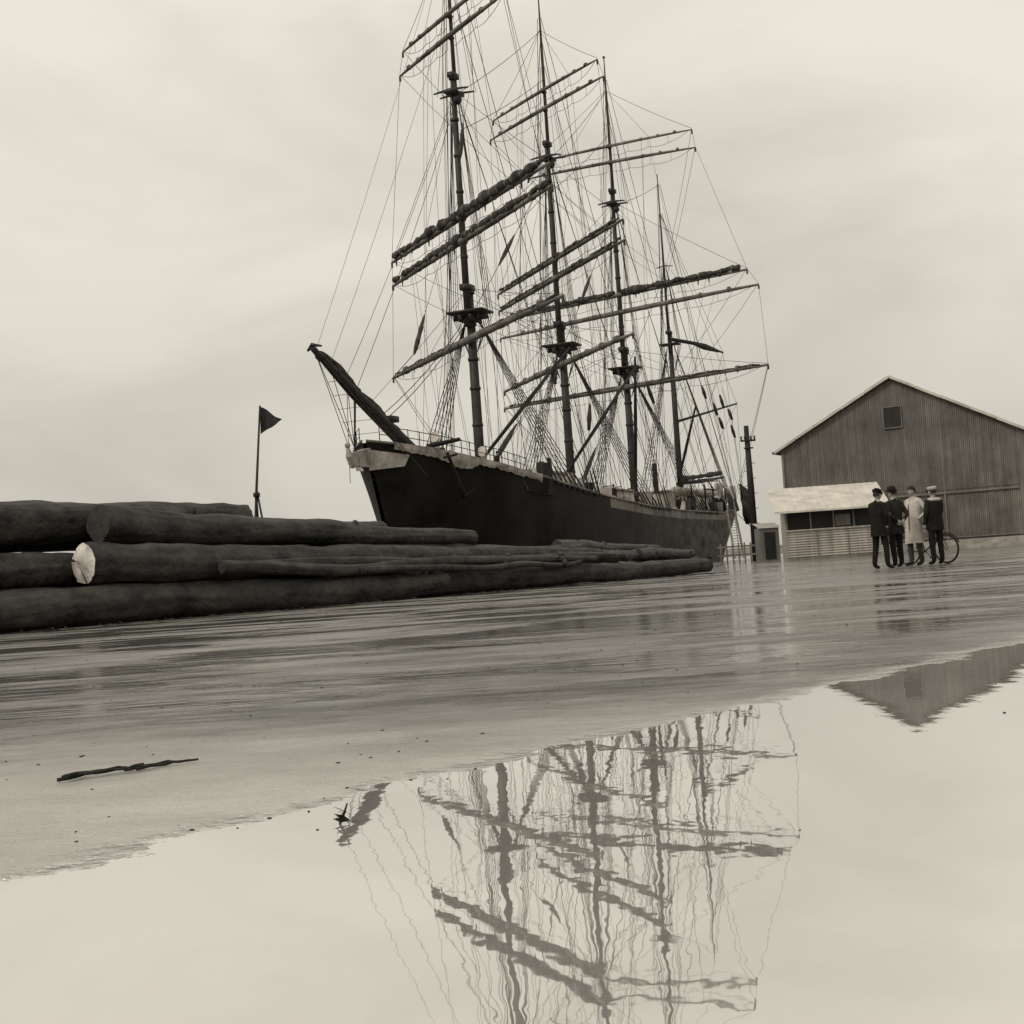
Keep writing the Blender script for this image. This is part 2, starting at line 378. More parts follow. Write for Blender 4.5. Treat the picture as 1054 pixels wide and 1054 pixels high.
for name,s,sq in masts:
    mb=MB(); zd=rail(s)-1.2
    if sq:
        zk=50 if s==0 else 47.2
        mb.tube([S(s,0,zd),S(s,0,10),S(s,0,20.0)],[.34,.34,.28],12)
        mb.tube([S(s-.45,0,17.2),S(s-.42,0,26),S(s-.35,0,34.8)],[.25,.22,.18],10)
        mb.tube([S(s-.05,0,32.8),S(s-.05,0,38),S(s,0,43),S(s+.05,0,zk)],[.16,.14,.11,.045],8)
        for zz in(8,10.5,13,15,17.4,19.6): mb.tube([S(s,0,zz-.1),S(s,0,zz+.1)],[.38]*2,12)
        for zz in(22,26.5,29,31.5,34.4): mb.tube([S(s-.4,0,zz-.1),S(s-.4,0,zz+.1)],[.27]*2,10)
        mb.box(S(s-.1,0,18.2),(2.0,2.7,.14)); mb.box(S(s-.1,0,17.9),(.22,2.4,.3)); mb.box(S(s+.55,0,17.9),(.22,2.1,.25))
        for p in(-.4,.4): mb.box(S(s-.1,p,17.75),(1.9,.15,.45))
        mb.box(S(s-.25,0,19.9),(1.2,.65,.4)); mb.box(S(s-.25,0,34.6),(.9,.5,.35))
        for ds in(-.5,.5): mb.tube([S(s-.3+ds,-1.3,33.4),S(s-.3+ds,0,33.5),S(s-.3+ds,1.3,33.4)],[.06,.11,.06],5)
        mb.box(S(s-.3,0,33.35),(1.5,.9,.18)); mb.ball(S(s-.5,.3,32.8),.33,0)
        mb.ball(S(s+.05,0,zk),.13)
        for (nm,z,L_,a,r,f) in conf[name]: mb.seg(S(s,0,z),S(s-.6,0,z),.2,.2,6)
    else:
        mb.tube([S(s,0,zd),S(s,0,14),S(s,0,23.8)],[.33,.3,.22],10)
        mb.tube([S(s-.35,0,21.5),S(s-.35,0,30),S(s-.35,0,40)],[.16,.12,.045],8)
        mb.box(S(s-.1,0,22.4),(1.3,1.9,.14)); mb.box(S(s-.2,0,23.6),(.9,.5,.3))
        for p in(-1,1): mb.tube([S(s-.2,0,30.5),S(s-.1,p*.9,30.4)],[.07,.04],4)
    mb.done(name,[M_mast],ship,True)
    zt=18.1 if sq else 22.3; hw=1.3 if sq else .9
    for side in(1,-1):
        low=[]
        nsh=6 if sq else 5
        for k in range(nsh):
            ds=0.1+k*.95; pbt=interp(hbt,s+ds)+.12
            A=S(s+ds,side*pbt,rail(s+ds)-.2); B=S(s+.1,side*.35,zt-.1)
            low.append((A,B)); rg.rope(A,B,.045)
            A2=A.lerp(B,.11); rg.tube([A,A2],[.08,.06],5,0)
        nr=26
        for j in range(3,nr):
            t=j/nr
            for (a,b_),(c,d_) in zip(low,low[1:]): rg.rope(a.lerp(b_,t),c.lerp(d_,t),.02)
        zc=33.3 if sq else 30.4
        top=[]
        for k in range(4):
            A=S(s-.3+k*.4,side*hw,zt+.05); B=S(s-.35,side*.25,zc-.1); top.append((A,B)); rg.rope(A,B,.03)
            rg.rope(A,S(s,side*.35,zt-2.6),.032)
        for j in range(2,20):
            t=j/20
            rg.rope(top[0][0].lerp(top[0][1],t),top[3][0].lerp(top[3][1],t),.017)
        for k,(ds,zz) in enumerate(((5.2,zc),(6.0,zc-.3),(7.2,41 if sq else 36),(7.9,45 if sq else 39))):
            A=S(s+ds,side*(interp(hbt,s+ds)+.12),rail(s+ds)-.2); rg.rope(A,S(s-.1,side*.15,zz),.034)
            rg.tube([A,A.lerp(S(s-.1,side*.15,zz),.05)],[.08,.05],5,0)
        if sq:
            for ds in(-.2,.5): rg.rope(S(s+ds,side*1.3,33.4),S(s,side*.1,43),.024)
for name in conf:
    s=dict((a,b) for a,b,c in masts)[name]; mb=MB()
    nxt={'foremast':17.8,'mainmast':34.3,'mizzenmast':50}[name]
    ends=[]
    for (nm,z,L_,a,r,f) in conf[name]:
        tilt=R.uniform(-.014,.014)
        A,B,c,d=yard(mb,s,z,L_,math.radians(a),r,f,tilt,-.5 if name=='foremast' and nm=='course' else 0); ends.append((A,B,c,d,L_,z))
        cap={'course':19.9,'ltops':0,'utops':33.6,'ltg':0,'utg':44}[nm]
        for E in(A,B):
            if cap: rg.rope(E,S(s-.2,0,cap),.026,.15); rg.rope(c+(E-c)*.5,S(s-.2,0,cap),.02)
            zb={'course':rail(nxt)+.3,'ltops':17.5,'utops':19.5,'ltg':29,'utg':30}[nm]
            sd_=(-1 if E.y>0 else 1)
            if nm=='course':
                rg.rope(E,S(min(s+13,60),sd_*5.6,rail(s+13)),.028,.4); rg.rope(E+V((.2,0,0)),S(min(s+14.5,60),sd_*5.5,rail(s+14)),.028,.4)
            else:
                rg.rope(E,S(nxt,0,zb),.025,.5)
            rg.tube([E+V((0,0,-.15)),E+V((0,0,-.5))],[.08,.08],5)
    for (A,B,c,d,L_,z) in ends:
        for t in(-.7,-.4,-.12,.12,.4,.7):
            if z>30 and abs(t)>.5: continue
            q=c+d*L_*t; rg.rope(q,S(s+R.uniform(-1,2),(1 if t*d.y<0 else -1)*R.uniform(.4,5),rail(s)+.2),.019,R.uniform(0,.5))
    for i in range(len(ends)-1):
        for sg in(0,1): rg.rope(ends[i][sg],ends[i+1][sg],.022,.0)
        for t in(-.5,.5): rg.rope(ends[i][2]+ends[i][3]*ends[i][4]*t,ends[i+1][2]+ends[i+1][3]*ends[i+1][4]*t,.018)
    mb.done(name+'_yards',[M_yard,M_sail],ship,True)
def st(s0,z0,s1,z1,r=.034,sag=.25): rg.rope(S(s0,0,z0),S(s1,0,z1),r,sag)
bsp=lambda t:S(-9.5,0,7.9).lerp(S(-21.3,0,13.15),t)
for z,t,r_ in((18,.35,.04),(18.3,.39,.04),(33,.62,.026),(33.6,.72,.022),(40,.85,.017),(45,.97,.015)): rg.rope(S(0,0,z),bsp(t),r_,.5)
fs=MB()
for i,(nm,s,sq) in enumerate(masts):
    if i==0: continue
    ps=masts[i-1][1]
    if sq:
        for z,z1 in((18,rail(ps)+.5),(18.4,rail(ps)+.6),(33,18.3),(40,31),(44,33.6)): st(s,z,ps+.4,z1)
        A=S(ps+.4,0,18.3);B=S(s,0,33); pts=[A.lerp(B,.3+.2*k/8)+V((0,0,-.2)) for k in range(9)]; fs.tube(pts,[.05+.12*math.sin(math.pi*k/8) for k in range(9)],6)
        A=S(ps+.4,0,rail(ps)+.5);B=S(s,0,18); pts=[A.lerp(B,.08+.3*k/8)+V((0,0,.1)) for k in range(9)]; fs.tube(pts,[.05+.16*math.sin(math.pi*k/8) for k in range(9)],6)
    else:
        for z,z1 in((22,rail(ps)+.5),(30,18.3),(39,33.5)): st(s,z,ps+.4,z1)
for (a,b_) in((S(-9,0,14.3),S(-7.2,0,17.0)),(S(-1.4,.6,28.4),S(-.9,.8,31.0))):
    pts=[a.lerp(b_,k/6) for k in range(7)]; fs.tube(pts,[.07,.14,.16,.13,.15,.1,.05],7)
rg.rope(S(-9,0,14.3),bsp(.5),.02); rg.rope(S(-7.2,0,17),S(0,0,27),.022); rg.rope(S(-.9,.8,31),S(-.3,1.2,33.4),.022); rg.rope(S(-1.4,.6,28.4),S(-.5,3,rail(0)),.02,.3)
for (s,p,z,dx,l) in((44,4.5,17,.5,1.2),(46,5,15.5,.5,1.2),(48,5,14.2,.5,1.1),(51,4.5,16.8,.5,1.3),(53,4.8,15.5,.5,1.1),(55,4.5,14,.5,1.3),(8,3,15.5,-1,1.8),(12,4,12.5,-1.2,2.0),(24,5,15,.9,1.4)):
    fs.tube([S(s,p,z),S(s+dx*.5,p+.1,z-l*.5),S(s+dx,p+.2,z-l)],[.1,.18,.12],7)
    rg.rope(S(s,p,z),S(s-dx*2.5,p-.4,z+l*3),.02); rg.rope(S(s+dx,p+.2,z-l),S(s+dx*3,min(p+.6,5.5),rail(s)),.02)
for p in(-3.2,3.2): rg.rope(S(-14.2,p*.55,7.3),bsp(.98),.03); rg.rope(S(-13.5,p*.8,6.3),bsp(.7),.03)
for z in(6.5,5.2): rg.rope(S(-15.2,0,z),S(-17.3,0,7.9),.04)
for t in(.7,.85,.98): rg.rope(S(-17.3,0,7.9),bsp(t),.03)
for k in range(7): rg.rope(S(-15,1.5,8.2).lerp(bsp(.95),k/7),S(-15,-1.5,8.2).lerp(bsp(.95),k/7),.02)
dr=MB()
for (a,b_) in((S(17,0,8),S(26,3.5,17)),(S(35,0,8),S(27,3.2,18)),(S(1,0,8.5),S(9,3.8,16.5)),(S(49,0,8),S(43,4,15))):
    dr.tube([a,a.lerp(b_,.5),b_],[.12,.16,.09],8); rg.rope(b_,S(a.x-.2,0,20),.026,.2); rg.rope(b_,S(b_.x,4.5,rail(b_.x)),.026,.0); rg.rope(b_,S(b_.x+3,-4.5,rail(b_.x)),.022,.2)
dr.done('derricks',[M_spar],ship,True)
gf=MB()
gf.tube([S(50.4,0,23.0),V((55,-1.6,22.9)),V((59.2,-3.2,22.3))],[.2,.2,.1],8)
gf.tube([V((53,-1,23.0)),V((56,-2,22.7)),V((58.5,-2.9,22.4))],[.1,.34,.15],7,1)
gf.tube([S(50.4,0,14.5),V((60.5,-4,16.8))],[.14,.09],8)
gf.tube([S(50.4,0,8.2),V((56,-.6,8.5)),V((64.5,-1.0,9.2))],[.2,.2,.12],8)
pts=[S(50.6,0,8.6).lerp(V((63,-1.0,9.6)),k/14) for k in range(15)]
gf.tube(pts,[.15+.22*R.random() for k in range(15)],7,1)
gf.done('spanker_gaff',[M_spar,M_sail],ship,True)
for q in(V((59.2,-3.2,22.3)),V((60.5,-4,16.8)),V((55,-1.6,22.9))): rg.rope(q,S(49.7,0,36),.026); rg.rope(q,S(60,4,rail(60)),.026,.3); rg.rope(q,S(60,-3,rail(60)),.026,.3)
for (a,b_) in((S(58,3.6,5.0),S(66,8,0.3)),(S(52,4.9,4.8),S(40,8,0.3))): rg.rope(a,b_,.05,.6)
rg.done('rigging',[M_rope],ship)
fs.done('furled_staysails',[M_sail],ship,True)
dh=MB()
def house(s0,s1,hw,z0,z1):
    c=(s0+s1)/2
    dh.box(S(c,0,(z0+z1)/2),(s1-s0,hw*2,z1-z0),0); dh.box(S(c,0,z1+.08),(s1-s0+.5,hw*2+.5,.14),2)
    k=int((s1-s0)/1.4)
    for i in range(k):
        for p in(hw+.003,-hw-.003): dh.box(S(s0+.9+i*1.35,p,z1-.75),(.5,.03,.5),1)
house(3.5,11,2.4,rail(7)-1.1,rail(7)+1.7); house(21.5,27,2.3,rail(24)-1.1,rail(24)+1.7); house(38,45,2.6,rail(41)-1.1,rail(41)+2.2); house(53,56.5,1.6,rail(55)-.1,rail(55)+2.2)
for s in(13.5,29.5): dh.box(S(s,0,rail(s)-.8),(3.2,3.4,.7),2)
dh.box(S(-7.5,0,8.0),(1.6,1.2,1.0),3); dh.tube([S(-7.5,-1.3,7.9),S(-7.5,1.3,7.9)],[.35,.35],10,3)
dh.tube([S(36.2,1.5,4),S(36.2,1.5,9.4)],[.24,.24],10,3)
dh.tube([S(9.4,1.4,6),S(9.4,1.4,8.6)],[.16,.16],8,3)
for s,p in((-5,2.5),(-10,1.6),(19,3.0),(31,3),(47.5,2.8),(51.5,2.5)):
    dh.tube([S(s,p,rail(s)-1),S(s,p,rail(s)+.9),S(s-.15,p+.1,rail(s)+1.35),S(s-.5,p+.1,rail(s)+1.4)],[.16,.16,.22,.34],9,0)
dh.box(S(0.5,2.6,rail(0)+.1),(1.4,.9,1.6),2)
for k in range(80):
    s=R.uniform(-3,59); p=R.uniform(3.0,5.0); hh=R.uniform(1.2,2.3)+(.5 if s>36 else 0); z=rail(s)-1.05+hh/2
    if s>49: p=R.uniform(1,3.5); z+=1
    if k%3==0: dh.tube([S(s,p,z-hh/2),S(s,p,z),S(s,p,z+hh/2)],[.28,.36,.26],9,R.choice((0,1,2)))
    elif k%3==1: dh.box(S(s,p,z),(R.uniform(.3,1.6),R.uniform(.3,.9),hh),R.choice((0,0,1,2,3)),R.uniform(0,1))
    else: dh.tube([S(s-R.uniform(.5,1.4),p,z-hh/2),S(s,p,z+hh*.4),S(s+R.uniform(.5,1.2),p+.2,z-hh/2)],[.12,.40,.12],7,R.choice((0,1,2)))
dh.done('deckhouses',[M_white,M_dark,M_canvas,M_dark],ship)
bt=MB()
def boat(c,L_,W_,H_):
    n_=12; base=len(bt.v); k=7
    for i in range(n_+1):
        t=i/n_*2-1; wv=W_*(1-abs(t)**2.4)+.03; sh=.25*t*t
        for j in range(k):
            a=math.pi*j/(k-1); bt.v.append(V(c)+V((t*L_,-wv*math.cos(a),H_*(sh+.4)-H_*math.sin(a)*(.9-.2*abs(t)))))
    for i in range(n_):
        for j in range(k-1):
            a=base+i*k+j; bt.f.append((a,a+k,a+k+1,a+1)); bt.m.append(0)
        a=base+i*k; bt.f.append((a,a+k-1,a+k+k-1,a+k)); bt.m.append(1)
for s in(37.0,44.8):
    for p in(3.9,-3.9):
        boat(S(s,p,rail(s)+1.9),3.2,.95,.75)
        sg=1 if p>0 else -1
        for ds in(-2.4,2.4):
            bt.tube([S(s+ds,p+1.3*sg,rail(s)-.4),S(s+ds,p+1.35*sg,rail(s)+2.4),S(s+ds,p+.8*sg,rail(s)+3.3),S(s+ds,p,rail(s)+3.3)],[.09,.08,.07,.05],6,2)
            bt.seg(S(s+ds,p,rail(s)+3.3),S(s+ds,p,rail(s)+2.2),.03,.03,4,2)
bt.done('lifeboats',[M_white,M_canvas,M_dark],ship,True)
sb=MB()
for s,p,z in((57.5,5.0,5.6),(59,4.4,6.3),(56,5.2,4.6)):
    sb.tube([S(s,p-.4,z+1.7),S(s,p,z+1),S(s+.1,p+.1,z),S(s+.1,p,z-1.0)],[.12,.42,.55,.2],9,0)
sb.done('rope_fenders',[M_dark],ship,True)
gp=MB()
a=S(46,5.9,4.9);c=S(37,8.6,0.2)
for o_ in(-.4,.4): gp.seg(a+V((0,o_,0)),c+V((0,o_,0)),.07,.07,4); gp.seg(a+V((0,o_,1)),c+V((0,o_,1)),.03,.03,4)
for k in range(19):
    q=a.lerp(c,k/18); gp.box(q,(.3,.8,.05)); gp.seg(q+V((0,-.4,0)),q+V((0,-.4,1)),.025,.025,4)
gp.done('gangway',[M_canvas],ship)
# ---------------------------------------------------------------- LOGS
pile=empty('log_pile')
def A(t,b_,z): return V((-11+.65*t-.76*b_, 22.6+.76*t+.65*b_, z))
lc=0
def log(p,q,r0,r1,cut=0,bend=1.0):
    global lc; lc+=1; sd_=lc*3.7
    lb=MB(); p=V(p);q=V(q); d=(q-p); ln=d.length; sidev=d.cross(V((0,0,1))).normalized(); dn_=d.normalized()
    n_=int(ln*6); m_=40
    pts=[];rad=[]
    for i in range(n_+1):
        t=i/n_
        o=sidev*(.18*bend*noise.noise(V((t*2.6,sd_,0))))+V((0,0,.11*bend*noise.noise(V((t*3.1,sd_,7)))))
        pts.append(p.lerp(q,t)+o); rad.append((r0+(r1-r0)*t)*(1+.16*noise.noise(V((t*ln*.4,sd_,2)))+.08*noise.noise(V((t*ln*1.5,sd_,3)))))
    rad[0]*=.95
    def nf(i,t,pp):
        c_,s_=math.cos(t),math.sin(t); x=i/6
        f=1+.10*noise.noise(V((c_*1.6,s_*1.6,x*.6+sd_)))
        f+=.07*noise.noise(V((c_*6.5,s_*6.5,x*.9+sd_*2)))-.12*max(0,noise.noise(V((c_*4,s_*4,x*.8+sd_)))-.12)
        f+=.035*noise.noise(V((c_*12,s_*12,x*3+sd_)))
        return f
    lb.tube(pts,rad,m_,0,False,1,nf)
    for (st_,c_,sg) in((0,pts[0],-1),((n_)*m_,pts[-1],1)):
        ci=len(lb.v); lb.v.append(c_+dn_*sg*(.13 if cut and sg<0 else .02)+V((0,0,.05)))
        for k in range(m_):
            k2=(k+1)%m_; lb.f.append((ci,st_+k2,st_+k) if sg<0 else (ci,st_+k,st_+k2)); lb.m.append(1 if not(cut and sg<0 and (17<k<19 or 30<k<32)) else 2)
    for k in range(5):
        t=R.uniform(.05,.95); a_=R.uniform(0,6.28); c_=p.lerp(q,t); rr_=r0+(r1-r0)*t
        dv=(sidev*math.cos(a_)+V((0,0,1))*math.sin(a_)); lb.tube([c_+dv*rr_*.7,c_+dv*rr_*1.16],[.12,.05],8,0)
    o=lb.done('log_%d'%lc,[M_bark,M_cut if cut else M_cutd,M_cutd],pile,True)
    for pl in o.data.polygons:
        if pl.material_index in(1,2): pl.use_smooth=False
log(A(-6,.42,.42),A(14.5,.42,.38),.44,.33)
log(A(12.0,.95,.34),A(27,.6,.26),.34,.22)
for i,bb in enumerate((1.25,2.1,2.95,3.8)): log(A(-6+i*.5,bb,.42),A(20+i*.7,bb,.34),.43,.31)
log(A(4.7,.62,1.2),A(22.5,1.45,.78),.41,.22,1)
log(A(-7,1.0,1.22),A(6.5,1.75,1.18),.38,.36)
for bb,t0,t1 in((1.75,5.5,22),(2.5,-7,21),(3.35,-6,20)): log(A(t0,bb,1.18),A(t1,bb,.9),.42,.27)
log(A(5.5,1.3,2.02),A(17.2,1.7,1.46),.42,.21)
log(A(-7,2.15,2.18),A(10,2.3,2.08),.45,.40)
log(A(-5,3.0,2.05),A(15,2.9,1.75),.40,.31)
log(A(7.6,.18,.93),A(21,.35,.66),.15,.09,0,1.6)
log(A(8.8,.40,1.02),A(23,.9,.76),.12,.10,0,1.8)
log(A(11.5,.1,.72),A(20,.25,.60),.10,.07,0,2)
def B(y,o,z): return V((0.5+(y-36)*.25+o,y,z))
log(B(36.5,-.55,.28),B(50,-.1,.24),.27,.22); log(B(38,-1.2,.32),B(56,-.7,.28),.32,.25); log(B(39,-1.6,.32),B(58,-1.4,.28),.33,.25)
log(B(48,.15,.27),B(70,.1,.22),.27,.2); log(B(53,-.6,.32),B(77,-.6,.28),.32,.25)
log(B(40,-.85,.82),B(60,-.35,.76),.25,.22); log(B(42,-1.25,.86),B(61,-1.05,.80),.28,.24)
log(B(55,-.3,.80),B(74,-.3,.74),.25,.2); log(B(56,-1.0,.84),B(76,-1.0,.78),.28,.22)
log(B(43,-.9,1.18),B(64,-.7,1.06),.20,.15)
M_twig=mat('twig',0.03,.9,.4,30,.5,60)
bd=MB()
for k in range(420):
    t=R.uniform(-3,26); bo=-R.random()**2*1.6; p=A(t,bo-.05,0) if k%3 else B(R.uniform(38,72),R.random()**2*1.4+.35,0)
    a_=R.uniform(0,3.14); l_=R.uniform(.05,.28); w_=l_*R.uniform(.15,.4); hh=R.uniform(.01,.05)
    dx=V((math.cos(a_),math.sin(a_),0))*l_; dy=V((-math.sin(a_),math.cos(a_),0))*w_
    bd.quad(p-dx+V((0,0,.012)),p-dy+V((0,0,hh)),p+dx+V((0,0,.02)),p+dy+V((0,0,hh*.6+.012)))
bd.done('bark_litter',[M_twig])
# ---------------------------------------------------------------- flag marker
fl=empty('flag_pole',(-7.1,38,0))
f=MB(); f.tube([(0,0,0),(-.02,0,3),(.24,0,5.6)],[.045,.04,.025],8)
for a_ in(0,2.1,4.2): f.tube([(.45*math.cos(a_),.45*math.sin(a_),0),(0,0,3.3)],[.03,.03],6)
f.box((0.0,0,3.1),(.16,.16,.12))
f.done('pole',[M_dark],fl,True)
f=MB(); nx=8
P=lambda u,v:V((.24-.03*v+.62*u,.09*math.sin(u*6),5.57-.78*v*(1-u)-.42*u+.03*math.sin(u*7)))
for i in range(nx):
    for j in range(4):
        f.quad(P(i/nx,j/4),P((i+1)/nx,j/4),P((i+1)/nx,(j+1)/4),P(i/nx,(j+1)/4))
f.done('pennant',[M_dark],fl,True)
up_=empty('utility_pole',(15.9,90,0))
f=MB(); f.tube([(0,0,0),(0,0,5),(-.02,0,9.0)],[.25,.22,.16],12); f.box((0,-.2,8.0),(1.0,.12,.12)); f.box((0,-.2,7.5),(.6,.12,.1))
for x in(-.44,-.2,.2,.44): f.tube([(x,-.2,8.05),(x,-.2,8.3)],[.05,.07],6)
for k in range(9): f.box(((-1)**k*.28,0,2.5+k*.5),(.22,.04,.04))
f.done('post',[M_dark],up_,True)
# ---------------------------------------------------------------- WAREHOUSE
def streaky(name,v,var,rough=.6):
    m=mat(name,v,rough,var,.6,0); nt=m.node_tree;N=nt.nodes;L=nt.links
    tc=N.new('ShaderNodeTexCoord'); mp=N.new('ShaderNodeMapping'); mp.inputs['Scale'].default_value=(3.5,3.5,.12); L.new(tc.outputs['Object'],mp.inputs[0])
    n=N.new('ShaderNodeTexNoise'); n.inputs['Scale'].default_value=1.3; n.inputs['Detail'].default_value=8; n.inputs['Roughness'].default_value=.75; L.new(mp.outputs[0],n.inputs[0])
    mr=N.new('ShaderNodeMapRange'); mr.inputs[1].default_value=.3; mr.inputs[2].default_value=.7; mr.inputs[3].default_value=.6; mr.inputs[4].default_value=1.25; L.new(n.outputs['Fac'],mr.inputs[0])
    b=N['Principled BSDF']; src=b.inputs['Base Color'].links[0].from_socket
    sm=N.new('ShaderNodeVectorMath'); sm.operation='SCALE'; L.new(src,sm.inputs[0]); L.new(mr.outputs[0],sm.inputs['Scale']); L.new(sm.outputs[0],b.inputs['Base Color'])
    return m
M_corr=streaky('corrugated_iron',0.18,.3)
M_corrl=streaky('corrugated_iron_light',0.36,.2)
M_roof=mat('roof_iron',0.34,.6,.2,.5)
M_trim=mat('barge_board',0.5,.7,.3,1)
M_base=mat('concrete_base',0.30,.8,.35,1.5,.3,8)
wh=empty('warehouse',(16.85,84,0),math.atan2(-.464,.886))
Wd=13.9; He=6.75; Ha=10.35; Dp=38
def ctop(x): return He+(Ha-He)*(1-abs(x-Wd/2)/(Wd/2))
f=MB(); nx=620; prev=None
for i in range(nx+1):
    x=Wd*i/nx; y=.030*math.cos(i*math.pi/2.5)+.012*((int(x/.8)*7)%3)
    cur=(V((x,y,.55)),V((x,y,3.5)),V((x,y-.03,3.48)),V((x,y-.03,ctop(x)-.02)))
    if prev:
        for q in range(3): f.quad(prev[q],cur[q],cur[q+1],prev[q+1])
    prev=cur
f.done('front_wall',[M_corr],wh)
f=MB()
f.quad((0,.06,0),(0,Dp,0),(0,Dp,He),(0,.06,He)); f.quad((Wd,.06,0),(Wd,.06,He),(Wd,Dp,He),(Wd,Dp,0)); f.poly([(0,Dp,0),(Wd,Dp,0),(Wd,Dp,He),(Wd/2,Dp,Ha),(0,Dp,He)])
f.done('side_walls',[M_corr],wh)
f=MB(); f.box((Wd/2,.0,.27),(Wd+.1,.3,.54)); f.box((Wd/2+3.5,-1.2,.11),(Wd+2,2.4,.22)); f.done('plinth',[M_base],wh)
f=MB()
for sx_ in(0,1):
    x0=-.35 if sx_==0 else Wd+.35; z0=He-.18
    f.quad((x0,-.35,z0+.1),(Wd/2,-.35,Ha+.1),(Wd/2,Dp+.3,Ha+.1),(x0,Dp+.3,z0+.1))
    f.quad((x0,-.33,z0+.04),(x0,Dp+.3,z0+.04),(Wd/2,Dp+.3,Ha+.04),(Wd/2,-.33,Ha+.04))
f.done('roof',[M_roof],wh)
f=MB()
for sx_ in(0,1):
    x0=-.38 if sx_==0 else Wd+.38
    a0=V((x0,-.38,He-.15)); c0=V((Wd/2,-.38,Ha+.12)); u_=V((0,0,.085)); t_=V((0,.05,0)); nb=5
    for k in range(nb):
        a=a0.lerp(c0,k/nb)+V((0,.004*(k%2),.01*((k*5)%3-1))); c=a0.lerp(c0,(k+1)/nb-.003)+V((0,.004*(k%2),.01*((k*7)%3-1)))
        f.quad(a-u_,c-u_,c+u_,a+u_); f.quad(a+u_,c+u_,c+u_+t_,a+u_+t_); f.quad(a-u_,a-u_+t_,c-u_+t_,c-u_)
f.done('barge_boards',[M_trim],wh)
f=MB(); 
f.box((6.95,-.09,8.05),(1.05,.06,1.25),0)
for x in(6.42,7.48): f.box((x,-.13,8.05),(.05,.05,1.3),1)
for z in(7.42,8.68): f.box((6.95,-.128,z),(1.05,.045,.05),1)
f.box((6.95,-.125,8.05),(.03,.02,1.2),0)
f.done('window',[M_dark,M_corr],wh)
f=MB(); 
f.box((9.6,-.09,1.9),(.09,.05,2.7)); f.box((9.4,-.09,3.3),(8.6,.07,.09)); f.box((7.0,-.09,.68),(13.5,.06,.07)); f.done('door_track',[M_corr],wh)
f=MB(); f.tube([(.12,-.12,6.5),(.12,-.12,.3)],[.06,.06],8); f.tube([(-.38,-.4,6.62),(-.38,20,6.62)],[.09,.09],8); f.done('downpipe',[M_corr],wh,True)
# ---------------------------------------------------------------- SHED
sh=empty('shed',(14.5,72.4,0),math.radians(-6))
f=MB(); W2=4.85; D2=3.0
for i in range(42):
    z0=.12+i*1.42/42; z1=.12+(i+1)*1.42/42; y0=.025*math.cos(i*1.571);y1=.025*math.cos((i+1)*1.571)
    f.quad((0,y0,z0),(W2,y0,z0),(W2,y1,z1),(0,y1,z1))
f.quad((0,.03,0),(0,.03,2.75),(0,D2,3.7),(0,D2,0)); f.quad((W2,.03,0),(W2,D2,0),(W2,D2,3.7),(W2,.03,2.75)); f.quad((0,D2,0),(0,D2,3.7),(W2,D2,3.7),(W2,D2,0))
f.done('walls',[M_corrl],sh)
f=MB(); f.box((W2/2,.25,2.15),(W2-.02,.06,1.18),0)
for x in(.05,1.3,2.5,3.55,W2-.05): f.box((x,.02,2.14),(.08,.08,1.15),2)
f.box((3.0,.2,2.0),(.8,.03,.6),2); f.box((W2/2,-.02,1.58),(W2+.1,.14,.08),1); f.box((W2/2,0,.06),(W2,.12,.12),2)
for x in(1.6,3.2): f.box((x,-.035,.85),(.05,.02,1.4),2)
f.done('windows',[M_dark,M_corrl,M_corr],sh)
f=MB(); nr=72; x0=-.6;x1=W2+.55
for i in range(nr):
    xa=x0+(x1-x0)*i/nr; xb=x0+(x1-x0)*(i+1)/nr; za=.008*math.cos(i*1.57); zb=.008*math.cos((i+1)*1.57)
    f.quad((xa,-.7,2.62+za),(xb,-.7,2.62+zb),(xb,D2+.3,4.02+zb),(xa,D2+.3,4.02+za))
f.box(((x0+x1)/2,-.72,2.57),(x1-x0,.03,.10))
f.done('roof',[M_white],sh)
ht=empty('utility_hut',(14.2,76.5,0),math.radians(5))
f=MB(); f.box((0,0,.95),(1.1,1.1,1.9),0); f.poly([(-.65,-.65,1.92),(.65,-.65,1.92),(.65,.65,2.2),(-.65,.65,2.2)],1); f.box((0,-.57,.9),(.6,.04,1.5),2); f.done('hut_body',[M_corr,M_roof,M_dark],ht)
fe=MB()
for i in range(9): fe.box((12.0+i*.35,79.4,.6),(.08,.08,1.2))
fe.box((13.4,79.4,1.0),(3.2,.05,.1)); fe.box((13.4,79.4,.5),(3.2,.05,.1)); fe.done('quay_fence',[M_corr])
for t in(-40,-22,-4,14,32,50):
    q=Q0+AX*t+PT*.8; f=MB(); f.tube([(0,0,0),(0,0,.1),(0,0,.35),(0,0,.42),(0,0,.5)],[.22,.15,.14,.24,.18],12); f.done('bollard',[M_dark],None,True,loc=q)
